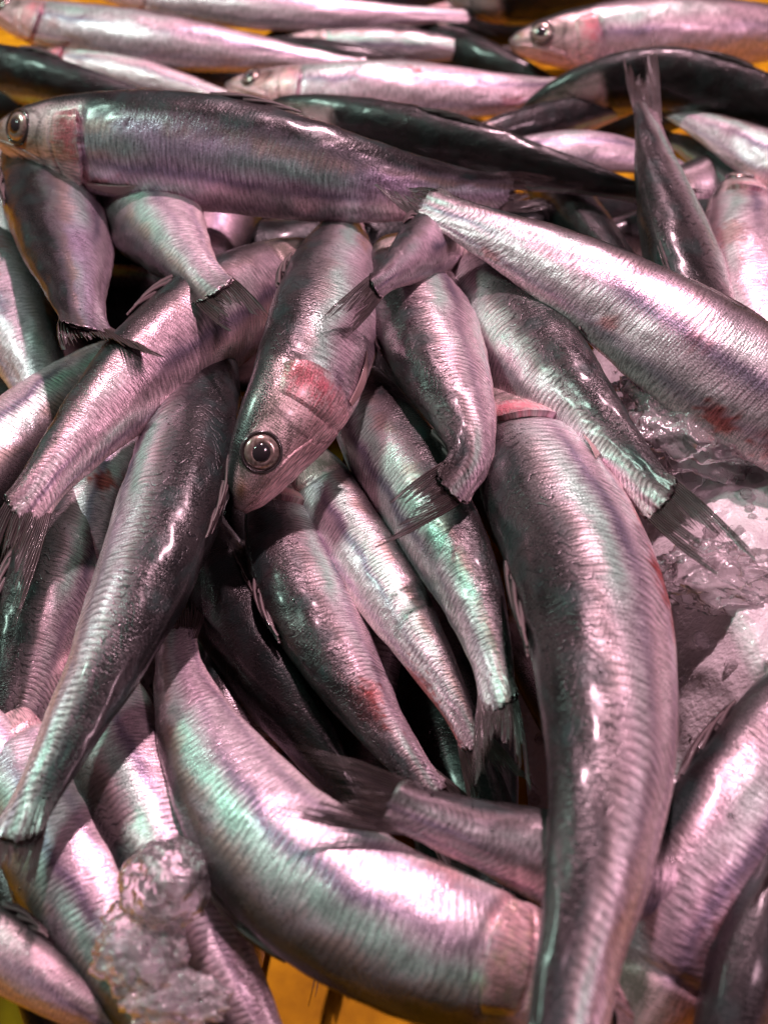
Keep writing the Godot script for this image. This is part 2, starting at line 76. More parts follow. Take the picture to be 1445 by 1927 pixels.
	{"label": "sliver of fish between the head down fish and the curled teal one", "spine": [0.79, -1.45, -31.47, 0.57, -1.18, -28.5, 0.34, -0.9, -25.53, 0.16, -0.8, -23.18, 0.0, -0.9, -21.25, -0.25, -1.2, -18.29, -0.49, -1.5, -15.32], "half": 1.69, "turn": [40, 40], "skin": 2, "head": 0, "tips": [], "tail": 0, "stains": [], "red": 0.0, "tone": 1.0, "fin": 0},
	{"label": "sliver of fish at the left edge below the tail of the diagonal fish", "spine": [-14.08, -1.67, -26.1, -12.59, -1.38, -23.49, -11.1, -1.1, -20.88, -9.97, -1.0, -18.9, -9.03, -1.1, -17.26, -7.53, -1.41, -14.65, -6.03, -1.72, -12.05], "half": 1.69, "turn": [40, 40], "skin": 2, "head": 0, "tips": [], "tail": 0, "stains": [], "red": 0.0, "tone": 1.0, "fin": 0},
	{"label": "dark fish in the gap above the forked fin that points left", "spine": [0.27, -1.69, -27.17, 0.13, -1.4, -24.11, -0.01, -1.1, -21.05, -0.11, -1.0, -18.9, -0.2, -1.1, -17.11, -0.35, -1.42, -14.06, -0.51, -1.75, -11.0], "half": 1.69, "turn": [40, 40], "skin": 5, "head": 0, "tips": [], "tail": 0, "stains": [], "red": 0.0, "tone": 1.0, "fin": 0},
	{"label": "dark fish in the gap right of the curled tail, beside the largest fish", "spine": [2.21, -1.77, -26.37, 3.55, -1.44, -23.46, 4.88, -1.1, -20.55, 5.64, -1.0, -18.9, 6.39, -1.1, -17.53, 7.94, -1.47, -14.73, 9.48, -1.83, -11.93], "half": 1.69, "turn": [40, 40], "skin": 5, "head": 0, "tips": [], "tail": 0, "stains": [], "red": 0.0, "tone": 1.0, "fin": 0},
	{"label": "dark sliver of fish right of the black wet one, above the fat curved fish", "spine": [-3.46, -1.75, -23.24, -3.35, -1.42, -20.2, -3.24, -1.1, -17.15, -3.17, -1.0, -15.37, -3.14, -1.1, -13.87, -3.08, -1.45, -10.83, -3.01, -1.81, -7.79], "half": 1.62, "turn": [40, 40], "skin": 5, "head": 0, "tips": [], "tail": 0, "stains": [], "red": 0.0, "tone": 1.0, "fin": 0},
	{"label": "shadowed fish behind the fin that points straight down", "spine": [1.24, -1.75, -23.22, 1.46, -1.42, -20.18, 1.67, -1.1, -17.14, 1.8, -1.0, -15.37, 1.93, -1.1, -13.89, 2.2, -1.46, -10.85, 2.46, -1.81, -7.82], "half": 1.62, "turn": [-30, -30], "skin": 5, "head": 0, "tips": [], "tail": 0, "stains": [], "red": 0.0, "tone": 1.0, "fin": 0},
	{"label": "sliver of fish in the lower left below the tail of the long one", "spine": [-10.67, -1.85, -19.43, -9.49, -1.53, -16.62, -8.31, -1.2, -13.81, -7.64, -1.1, -12.2, -7.08, -1.2, -10.83, -5.94, -1.56, -8.0, -4.8, -1.92, -5.18], "half": 1.61, "turn": [40, 40], "skin": 5, "head": 0, "tips": [], "tail": 0, "stains": [], "red": 0.0, "tone": 1.0, "fin": 0},
	{"label": "shadowed fish left of the fin that points straight down, above the tail half", "spine": [0.2, -1.9, -19.86, 0.82, -1.55, -16.82, 1.43, -1.2, -13.78, 1.76, -1.1, -12.2, 2.06, -1.2, -10.85, 2.76, -1.58, -7.83, 3.45, -1.96, -4.81], "half": 1.61, "turn": [-30, -30], "skin": 2, "head": 0, "tips": [], "tail": 0, "stains": [], "red": 0.0, "tone": 1.0, "fin": 0},
	{"label": "dark fish along the left side of the largest fish, beside the downward tail", "spine": [3.38, -1.97, -19.14, 4.81, -1.58, -16.31, 6.24, -1.2, -13.47, 6.88, -1.1, -12.2, 7.54, -1.2, -11.12, 9.19, -1.61, -8.41, 10.84, -2.02, -5.7], "half": 1.61, "turn": [75, 75], "skin": 2, "head": 0, "tips": [], "tail": 0, "stains": [], "red": 0.0, "tone": 1.0, "fin": 0},
]

func _ready() -> void:
	rng.seed = 7
	# ---- camera
	var cam := Camera3D.new()
	cam.name = "camera"
	var lens := CameraAttributesPhysical.new()
	lens.frustum_focal_length = 6.0
	lens.exposure_aperture = 2.3
	lens.frustum_focus_distance = 0.265
	cam.attributes = lens
	cam.fov = 50.0
	cam.near = 0.01
	cam.far = 20.0
	cam.position = Vector3(0, 0.21, 0)
	cam.rotation_degrees = Vector3(-45, 0, 0)
	add_child(cam)
	cam.fov = 50.0
	# ---- surroundings
	var env := Environment.new()
	env.background_mode = Environment.BG_COLOR
	env.background_color = Color(0.036, 0.027, 0.030).linear_to_srgb()
	env.tonemap_mode = Environment.TONE_MAPPER_LINEAR
	env.tonemap_exposure = 0.9
	env.sdfgi_enabled = true
	env.ssao_enabled = true
	env.ssil_enabled = true
	var we := WorldEnvironment.new()
	we.name = "surroundings"
	we.environment = env
	add_child(we)
	# ---- market lamps: one pink spot behind the heap, a greenish one to its left, pink ones to the right and above the viewer
	lamp("pink_market_lamp", Vector3(0.06, 0.95, -0.68), Vector3(0, 0, -0.25), Color(1.0, 0.60, 0.70), 1.75, 0.028)
	lamp("greenish_market_lamp", Vector3(-0.75, 0.80, -0.45), Vector3(0, 0, -0.25), Color(0.68, 1.0, 0.85), 0.66, 0.08)
	lamp("pink_side_lamp", Vector3(0.62, 0.85, 0.12), Vector3(0, 0, -0.25), Color(1.0, 0.60, 0.72), 0.42, 0.07)

	bump_noise.seed = 11
	bump_noise.frequency = 1.0
	make_materials()
	make_crate()
	make_ice()
	for d in FISH:
		make_fish(d)
	make_droplets()

func lamp(called: String, at: Vector3, to: Vector3, colour: Color, energy: float, size: float) -> void:
	var l := SpotLight3D.new()
	l.name = called
	l.light_color = colour.linear_to_srgb()
	l.light_energy = energy
	l.light_size = size
	l.spot_angle = 40.0
	l.spot_angle_attenuation = 0.5
	l.spot_range = 6.0
	l.spot_attenuation = 2.0
	l.shadow_enabled = true
	l.look_at_from_position(at, to)
	add_child(l)

# ------------------------------------------------------------------ materials

func srgb8(x: float) -> int:
	return int(clampf(pow(clampf(x, 0.0, 1.0), 1.0 / 2.2), 0.0, 1.0) * 255.0 + 0.5)

func noise(kind: int, freq: float, seed_: int, octaves := 1) -> FastNoiseLite:
	var n := FastNoiseLite.new()
	n.noise_type = kind
	n.frequency = freq
	n.seed = seed_
	n.fractal_type = FastNoiseLite.FRACTAL_FBM if octaves > 1 else FastNoiseLite.FRACTAL_NONE
	n.fractal_octaves = octaves
	return n

# kinds of skin: where the dark back ends, how brassy, how creased, how striped, how dark, how pink
const KINDS := [
	{"back": 0.39, "brass": 0.10, "crease": 0.9, "stripe": 1.0, "dark": 1.0, "hue": 0.35, "pink": 0.10},   # 0 creased and striped
	{"back": 0.27, "brass": 0.30, "crease": 0.4, "stripe": 0.8, "dark": 0.9, "hue": 0.60, "pink": 0.00},   # 1 mint silver
	{"back": 0.60, "brass": 0.05, "crease": 0.7, "stripe": 0.3, "dark": 0.42, "hue": 0.25, "pink": 0.10},   # 2 dark
	{"back": 0.34, "brass": 0.45, "crease": 0.4, "stripe": 0.5, "dark": 0.9, "hue": -0.5, "pink": 0.15},   # 3 violet with a brass line
	{"back": 0.13, "brass": 0.05, "crease": 0.1, "stripe": 0.4, "dark": 1.0, "hue": -0.2, "pink": 0.45},   # 4 pale
	{"back": 0.22, "brass": 0.10, "crease": 0.3, "stripe": 0.7, "dark": 1.0, "hue": -0.35, "pink": 0.35},  # 5 pink silver
	{"back": 0.33, "brass": 0.10, "crease": 0.8, "stripe": 0.5, "dark": 1.0, "hue": 0.55, "pink": 0.20},   # 6 teal backed
]

func make_skin(k: Dictionary, n: int) -> StandardMaterial3D:
	var w := 1280
	var h := 448
	var a := PackedByteArray()
	var b := PackedByteArray()
	a.resize(w * h * 4)
	b.resize(w * h * 4)
	var slow := noise(FastNoiseLite.TYPE_SIMPLEX_SMOOTH, 0.05, 100 + n, 3)
	var fine := noise(FastNoiseLite.TYPE_SIMPLEX, 0.9, 200 + n, 3)
	var cell := noise(FastNoiseLite.TYPE_CELLULAR, 0.30, 300 + n)
	cell.cellular_return_type = FastNoiseLite.RETURN_DISTANCE2_SUB
	cell.cellular_jitter = 0.9
	for y in h:
		var v := (y + 0.5) / h
		var yy := v * 38.0
		for x in w:
			var u := (x + 0.5) / w
			var xx := u * 140.0
			var s1 := slow.get_noise_2d(xx * 0.8, yy * 2.0)
			var s2 := slow.get_noise_2d(xx * 1.5 + 300.0, yy * 1.5)
			var hatch := fine.get_noise_2d(xx * 1.9 + cos((v - 0.45) * 6.0) * 2.0, yy * 0.22)
			var grain := fine.get_noise_2d(xx * 2.0 + 90.0, yy * 2.0)
			var back: float = k.back
			var edge := back + 0.05 * s2 + 0.035 * hatch
			var flank := smoothstep(edge - 0.06, edge + 0.05, v)
			var belly := smoothstep(0.76, 0.93, v + 0.06 * s1)
			var headness := 1.0 - smoothstep(0.205, 0.235, u + 0.015 * s1)
			# silver flank, iridescence and lamp reflections painted in as mint and bright pink bands: olive by the back, mint, lilac grey, bright pink, lilac, pale belly
			var l1 := slow.get_noise_2d(xx * 0.28 + 500.0, yy * 0.35)
			var l2 := slow.get_noise_2d(xx * 0.35 + 900.0, yy * 0.35 + 40.0)
			var q := (v - edge) / (1.0 - edge)
			var c := Vector3(0.62, 0.49, 0.55).lerp(Vector3(0.44, 0.36, 0.60), clampf(-k.hue - 0.3, 0.0, 1.0) * 2.5 * (1.0 - smoothstep(0.2, 0.6, q))).lerp(Vector3(0.68, 0.49, 0.54), k.pink)
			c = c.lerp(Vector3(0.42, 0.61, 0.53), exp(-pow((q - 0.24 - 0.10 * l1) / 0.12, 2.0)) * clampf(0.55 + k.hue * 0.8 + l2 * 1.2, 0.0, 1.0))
			c = c.lerp(Vector3(0.20, 0.17, 0.24), exp(-pow((q - 0.42 - 0.09 * l2) / 0.06, 2.0)) * clampf(0.6 + l1 * 1.5, 0.0, 0.9))
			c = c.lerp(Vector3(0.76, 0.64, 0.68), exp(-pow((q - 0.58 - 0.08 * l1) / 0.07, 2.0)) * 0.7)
			c = c.lerp(Vector3(0.43, 0.34, 0.44), exp(-pow((q - 0.74 - 0.06 * l2) / 0.05, 2.0)) * 0.6)
			c = c.lerp(Vector3(0.11, 0.10, 0.095), exp(-pow((q - 0.02) / 0.11, 2.0)) * 0.85)
			c = c.lerp(Vector3(0.70, 0.55, 0.57), belly * 0.9)
			var brass: float = k.brass * exp(-pow((v - edge - 0.07) / 0.05, 2.0)) * clampf(0.55 + s2 * 1.6, 0.0, 1.0)
			c = c.lerp(Vector3(0.36, 0.24, 0.10), brass * 0.8)
			# muscle bands showing through the skin
			var phase := xx / 1.45 + cos((v - 0.45) * 6.0) * 1.3 + s1 * 0.35 + l2 * 0.9
			var band := sin(phase * TAU + hatch * 0.9)
			var amount: float = k.stripe * flank * (1.0 - 0.7 * belly) * clampf(0.38 + s2 * 2.2, 0.04, 1.0) * (1.0 - headness)
			var dip := pow(maxf(band, 0.0), 2.0) * amount
			c *= 1.0 - 0.50 * dip
			c *= 1.0 + 0.25 * amount * pow(maxf(-band, 0.0), 2.0)
			c *= 1.0 + 0.60 * hatch + 0.35 * grain
			# dark back
			var d := Vector3(0.008, 0.008, 0.008).lerp(Vector3(0.042, 0.035, 0.036), clampf(0.5 + s1 * 1.2 + grain * 0.8, 0.0, 1.0))
			d = d.lerp(Vector3(0.014, 0.042, 0.038), clampf(s2 * 1.2, 0.0, 0.5)) * float(k.dark)
			c = d.lerp(c, flank)
			# creases between the scales of the back
			var wig := xx / 2.1 + v * v * 5.0 + s1 * 2.2 + 0.32 * slow.get_noise_2d(xx * 9.0, yy * 7.0)
			var near := absf(wig - roundf(wig))
			var broken := slow.get_noise_2d(xx * 4.5 + 70.0, yy * 5.0 + roundf(wig) * 31.0)
			var line := (1.0 - smoothstep(0.04, 0.14, near)) * smoothstep(-0.26, -0.08, broken)
			var cr := cell.get_noise_2d(xx * 0.7 + s1 * 4.0, yy * 0.4 + s2 * 3.0) + 1.0
			line = maxf(line, (1.0 - smoothstep(0.02, 0.09, cr)) * smoothstep(0.0, 0.2, s2) * 0.7)
			var reach := 1.0 - smoothstep(back - 0.02, back + 0.13, v + 0.12 * s2)
			line *= k.crease * reach * (1.0 - headness)
			c = c.lerp(Vector3(0.012, 0.012, 0.013), line * 0.95)
			# head: bony, mottled, pinkish below, with the dark line of the mouth
			if headness > 0.0:
				var streak := fine.get_noise_2d(xx * 0.22 + yy * 0.10, yy * 1.5)
				var mott := clampf(0.5 + s2 * 1.6 + grain * 1.0 + streak * 0.5, 0.0, 1.0)
				var hc := Vector3(0.26, 0.23, 0.20).lerp(Vector3(0.74, 0.56, 0.56), mott)
				hc = hc.lerp(Vector3(0.78, 0.47, 0.50) * (1.0 + 0.9 * streak), smoothstep(0.52, 0.72, v) * 0.85)
				hc = hc.lerp(Vector3(0.50, 0.26, 0.10), exp(-pow(Vector2((u - 0.024) / 0.014, (v - 0.36) / 0.10).length(), 2.0)) * 0.8)
				hc = Vector3(0.022, 0.028, 0.026).lerp(hc, smoothstep(0.17, 0.33, v + 0.10 * s1 + 0.08 * grain))
				hc = hc.lerp(Vector3(0.04, 0.032, 0.03), (1.0 - smoothstep(0.012, 0.05, u + 0.02 * grain + 0.04 * absf(v - 0.36))) * 0.85)
				# seams of the head bones: mouth, upper jaw, under the eye, cheek
				var seam := 0.0
				if u < 0.150:
					seam = maxf(seam, (0.75 + streak) * (1.0 - smoothstep(0.005, 0.022, absf(v - (0.60 + u * 1.15 + 0.01 * s1)))))
					seam = maxf(seam, 0.45 * (1.0 - smoothstep(0.004, 0.016, absf(v - (0.555 + u * 0.9)))) * smoothstep(0.03, 0.06, u))
					seam = maxf(seam, 0.4 * (1.0 - smoothstep(0.004, 0.016, absf(v - (0.70 + u * 1.0)))) * smoothstep(0.04, 0.07, u))
				var ring := absf(Vector2((u - 0.082) * 7.4, (v - 0.43) * 2.4).length() - 0.44)
				seam = maxf(seam, (0.5 + streak * 0.8) * (1.0 - smoothstep(0.015, 0.06, ring)) * smoothstep(0.07, 0.10, u))
				var cheek_line := absf(u - 0.135 - 0.30 * pow(v - 0.55, 2.0))
				seam = maxf(seam, (0.5 + grain) * (1.0 - smoothstep(0.001, 0.004, cheek_line)) * smoothstep(0.3, 0.4, v))
				hc *= 1.0 - 0.75 * clampf(seam, 0.0, 1.0)
				dip = lerpf(dip, clampf(seam, 0.0, 1.0), headness)
				c = c.lerp(hc, headness)
			c = c.lerp(Vector3(0.075, 0.058, 0.055) * (1.0 + 0.8 * grain), smoothstep(0.945, 1.0, u + 0.03 * grain + 0.012 * band) * 0.55)
			var i := (y * w + x) * 4
			a[i] = srgb8(c.x)
			a[i + 1] = srgb8(c.y)
			a[i + 2] = srgb8(c.z)
			var metal := lerpf(0.25, 0.60, flank) * (1.0 - 0.5 * belly)
			metal = lerpf(metal, 0.38, headness)
			a[i + 3] = int(metal * 255.0)
			var ht := 0.55 - 0.45 * dip - 0.55 * line + 0.26 * hatch + 0.20 * grain
			b[i] = int(clampf(ht, 0.0, 1.0) * 255.0)
			b[i + 1] = int(clampf(0.40 + 0.14 * s2 + 0.14 * grain - 0.05 * (1.0 - flank), 0.1, 1.0) * 255.0)
			b[i + 3] = 255
	var ia := Image.create_from_data(w, h, false, Image.FORMAT_RGBA8, a)
	var ib := Image.create_from_data(w, h, false, Image.FORMAT_RGBA8, b)
	var ta := ImageTexture.create_from_image(ia)
	var tb := ImageTexture.create_from_image(ib)
	var m := StandardMaterial3D.new()
	m.resource_name = "fish_skin"
	m.albedo_texture = ta
	m.vertex_color_use_as_albedo = true
	m.metallic_specular = 0.38
	m.metallic = 1.0
	m.metallic_texture = ta
	m.metallic_texture_channel = BaseMaterial3D.TEXTURE_CHANNEL_ALPHA
	m.roughness = 1.0
	m.roughness_texture = tb
	m.roughness_texture_channel = BaseMaterial3D.TEXTURE_CHANNEL_GREEN
	m.heightmap_enabled = true
	m.heightmap_texture = tb
	m.heightmap_scale = 0.0145
	m.clearcoat_enabled = true
	m.clearcoat = 0.28
	m.clearcoat_roughness = 0.16
	return m

func plain(colour: Color, rough: float, metal := 0.0, coat := 0.0) -> StandardMaterial3D:
	var m := StandardMaterial3D.new()
	m.albedo_color = colour.linear_to_srgb()
	m.roughness = rough
	m.metallic = metal
	if coat > 0.0:
		m.clearcoat_enabled = true
		m.clearcoat = coat
		m.clearcoat_roughness = 0.08
	return m

func make_materials() -> void:
	for i in KINDS.size():
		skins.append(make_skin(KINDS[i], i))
	# fins
	var fin := plain(Color(1, 1, 1), 0.42, 0.0, 0.12)
	fin.metallic_specular = 0.35
	fin.vertex_color_use_as_albedo = true
	fin.transparency = BaseMaterial3D.TRANSPARENCY_ALPHA
	fin.albedo_color = Color(1, 1, 1, 0.96)
	fin.backlight_enabled = true
	fin.backlight = Color(0.25, 0.2, 0.2)
	mats.fin = fin
	var mem := plain(Color(0.028, 0.021, 0.020), 0.5, 0.0, 0.04)
	mem.transparency = BaseMaterial3D.TRANSPARENCY_ALPHA
	mem.albedo_color.a = 0.80
	mats.membrane = mem
	var nti := NoiseTexture2D.new()
	nti.width = 256
	nti.height = 256
	nti.seamless = true
	nti.noise = noise(FastNoiseLite.TYPE_SIMPLEX, 0.02, 15, 4)
	var ri := Gradient.new()
	ri.set_color(0, Color(0.16, 0.11, 0.09).linear_to_srgb())
	ri.set_color(1, Color(0.74, 0.62, 0.56).linear_to_srgb())
	nti.color_ramp = ri
	mats.iris = plain(Color(1, 1, 1), 0.25, 0.6, 0.7)
	mats.iris.albedo_texture = nti
	mats.iris.uv1_triplanar = true
	mats.iris.uv1_scale = Vector3(140, 140, 140)
	mats.pupil = plain(Color(0.026, 0.022, 0.025), 0.14, 0.0, 0.8)
	mats.rim = plain(Color(0.035, 0.03, 0.03), 0.25, 0.0, 0.8)
	# yellow plastic
	var nt2 := NoiseTexture2D.new()
	nt2.width = 512
	nt2.height = 512
	nt2.seamless = true
	nt2.noise = noise(FastNoiseLite.TYPE_SIMPLEX, 0.012, 6, 5)
	var ramp := Gradient.new()
	ramp.set_color(0, Color(0.26, 0.125, 0.003).linear_to_srgb())
	ramp.set_color(1, Color(0.56, 0.31, 0.005).linear_to_srgb())
	nt2.color_ramp = ramp
	var y := plain(Color(1, 1, 1), 0.75, 0.0, 0.0)
	y.metallic_specular = 0.25
	y.albedo_texture = nt2
	y.uv1_triplanar = true
	y.uv1_world_triplanar = true
	y.uv1_scale = Vector3(9, 9, 9)
	mats.crate = y
	# ice: clear lumps and milky slush
	var nt3 := NoiseTexture2D.new()
	nt3.width = 512
	nt3.height = 512
	nt3.seamless = true
	nt3.noise = noise(FastNoiseLite.TYPE_SIMPLEX, 0.02, 8, 5)
	for kind in [["ice", 0.14, 0.10, 0.03], ["slush", 0.07, 0.14, 0.05]]:
		var m := plain(Color(0.84, 0.81, 0.82, 1), kind[2], 0.0, 0.0)
		m.albedo_color.a = kind[1]
		m.refraction_enabled = true
		m.transparency = BaseMaterial3D.TRANSPARENCY_ALPHA
		m.refraction_scale = 0.031
		m.heightmap_enabled = true
		m.heightmap_texture = nt3
		m.heightmap_scale = kind[3]
		m.uv1_triplanar = true
		m.uv1_world_triplanar = true
		m.uv1_scale = Vector3(30, 30, 30)
		mats[kind[0]] = m
	var bed := plain(Color(0.62, 0.59, 0.60), 0.28, 0.0, 0.6)
	bed.heightmap_enabled = true
	bed.heightmap_texture = nt3
	bed.heightmap_scale = 0.03
	bed.uv1_triplanar = true
	bed.uv1_world_triplanar = true
	bed.uv1_scale = Vector3(55, 55, 55)
	mats.bed = bed

# ------------------------------------------------------------------ helpers

func numbered(called: String) -> String:
	var n: int = used.get(called, 0)
	used[called] = n + 1
	return called if n == 0 else "%s_%03d" % [called, n]

func commit(called: String, v: PackedVector3Array, uv: PackedVector2Array, col: PackedColorArray, idx: PackedInt32Array, m: Material, parent: Node3D, normals := PackedVector3Array()) -> MeshInstance3D:
	if normals.is_empty():
		normals.resize(v.size())
		for t in range(0, idx.size(), 3):
			var a := v[idx[t]]
			var n := (v[idx[t + 2]] - a).cross(v[idx[t + 1]] - a)
			for q in 3:
				normals[idx[t + q]] += n
		for q in v.size():
			normals[q] = normals[q].normalized()
	var arrays := []
	arrays.resize(Mesh.ARRAY_MAX)
	arrays[Mesh.ARRAY_VERTEX] = v
	arrays[Mesh.ARRAY_NORMAL] = normals
	if uv.size():
		arrays[Mesh.ARRAY_TEX_UV] = uv
	if col.size():
		arrays[Mesh.ARRAY_COLOR] = col
	arrays[Mesh.ARRAY_INDEX] = idx
	var me := ArrayMesh.new()
	me.add_surface_from_arrays(Mesh.PRIMITIVE_TRIANGLES, arrays)
	var o := MeshInstance3D.new()
	o.name = called
	o.mesh = me
	o.material_override = null
	me.surface_set_material(0, m)
	parent.add_child(o, true)
	return o

func curve(t: Array, x: float) -> float:
	for i in range(1, t.size()):
		if x <= t[i][0]:
			var f: float = (x - t[i - 1][0]) / (t[i][0] - t[i - 1][0])
			var p0: float = t[maxi(i - 2, 0)][1]
			var p1: float = t[i - 1][1]
			var p2: float = t[i][1]
			var p3: float = t[mini(i + 1, t.size() - 1)][1]
			var r := 0.5 * (2.0 * p1 + (p2 - p0) * f + (2.0 * p0 - 5.0 * p1 + 4.0 * p2 - p3) * f * f + (3.0 * p1 - p0 - 3.0 * p2 + p3) * f * f * f)
			return clampf(r, minf(p1, p2) - 0.02, maxf(p1, p2) + 0.02)
	return t[-1][1]

const BACK_LINE := [[0.0, 0.10], [0.02, 0.27], [0.05, 0.42], [0.08, 0.54], [0.15, 0.73], [0.25, 0.89], [0.38, 0.99], [0.5, 0.98], [0.65, 0.84], [0.8, 0.60], [0.9, 0.43], [0.96, 0.36], [1.0, 0.38]]
const BELLY_LINE := [[0.0, 0.14], [0.02, 0.33], [0.05, 0.50], [0.08, 0.63], [0.15, 0.83], [0.25, 0.97], [0.38, 1.01], [0.5, 0.99], [0.65, 0.82], [0.8, 0.56], [0.9, 0.40], [0.96, 0.34], [1.0, 0.36]]
const THICKNESS := [[0.0, 0.06], [0.03, 0.20], [0.08, 0.36], [0.15, 0.50], [0.25, 0.62], [0.38, 0.70], [0.5, 0.69], [0.65, 0.57], [0.8, 0.38], [0.88, 0.25], [0.93, 0.16], [0.97, 0.075], [1.0, 0.022]]

# ------------------------------------------------------------------ fish

class Spine:
	var at: PackedVector3Array
	var along: PackedVector3Array
	var dorsal: PackedVector3Array
	var flank: PackedVector3Array
	var length := 0.0
	func sample(u: float) -> Array:
		var f := clampf(u, 0.0, 1.0) * (at.size() - 1)
		var i := mini(int(f), at.size() - 2)
		f -= i
		return [at[i].lerp(at[i + 1], f), along[i].lerp(along[i + 1], f).normalized(), dorsal[i].lerp(dorsal[i + 1], f).normalized(), flank[i].lerp(flank[i + 1], f).normalized()]

func make_spine(d: Dictionary) -> Spine:
	var p := PackedVector3Array()
	for i in range(0, d.spine.size(), 3):
		p.append(Vector3(d.spine[i], d.spine[i + 1], d.spine[i + 2]) * 0.01)
	var c := Curve3D.new()
	c.bake_interval = 0.001
	for i in p.size():
		var a := p[maxi(i - 1, 0)]
		var b := p[mini(i + 1, p.size() - 1)]
		var t := (b - a) / (6.0 if i > 0 and i < p.size() - 1 else 3.0)
		c.add_point(p[i], -t, t)
	var s := Spine.new()
	s.length = c.get_baked_length()
	var n := 60
	for i in n + 1:
		s.at.append(c.sample_baked(s.length * i / n, true))
	var up := Vector3(0, 0.72, 0.69).normalized()
	for i in n + 1:
		var t := (s.at[mini(i + 1, n)] - s.at[maxi(i - 1, 0)]).normalized()
		var side := t.cross(up).normalized()        # to the right of the way from head to tail, seen from above
		var top := side.cross(t).normalized()
		var ang := deg_to_rad(lerpf(d.turn[0], d.turn[1], float(i) / n))
		s.along.append(t)
		s.dorsal.append(top * cos(ang) + side * sin(ang))
		s.flank.append(t.cross(s.dorsal[i]).normalized())
	return s

func skin_point(s: Spine, half: float, u: float, th: float, out: float) -> Vector3:
	var f := s.sample(u)
	var ct := cos(th)
	var st := sin(th)
	var y := ct * half * (curve(BACK_LINE, u) if ct > 0.0 else curve(BELLY_LINE, u))
	var pinch := 1.0 - 0.30 * pow(maxf(-ct, 0.0), 2.0) - 0.08 * pow(maxf(ct, 0.0), 4.0)
	var x := st * half * curve(THICKNESS, u) * pinch
	return f[0] + f[2] * (y + ct * out) + f[3] * (x + st * out)

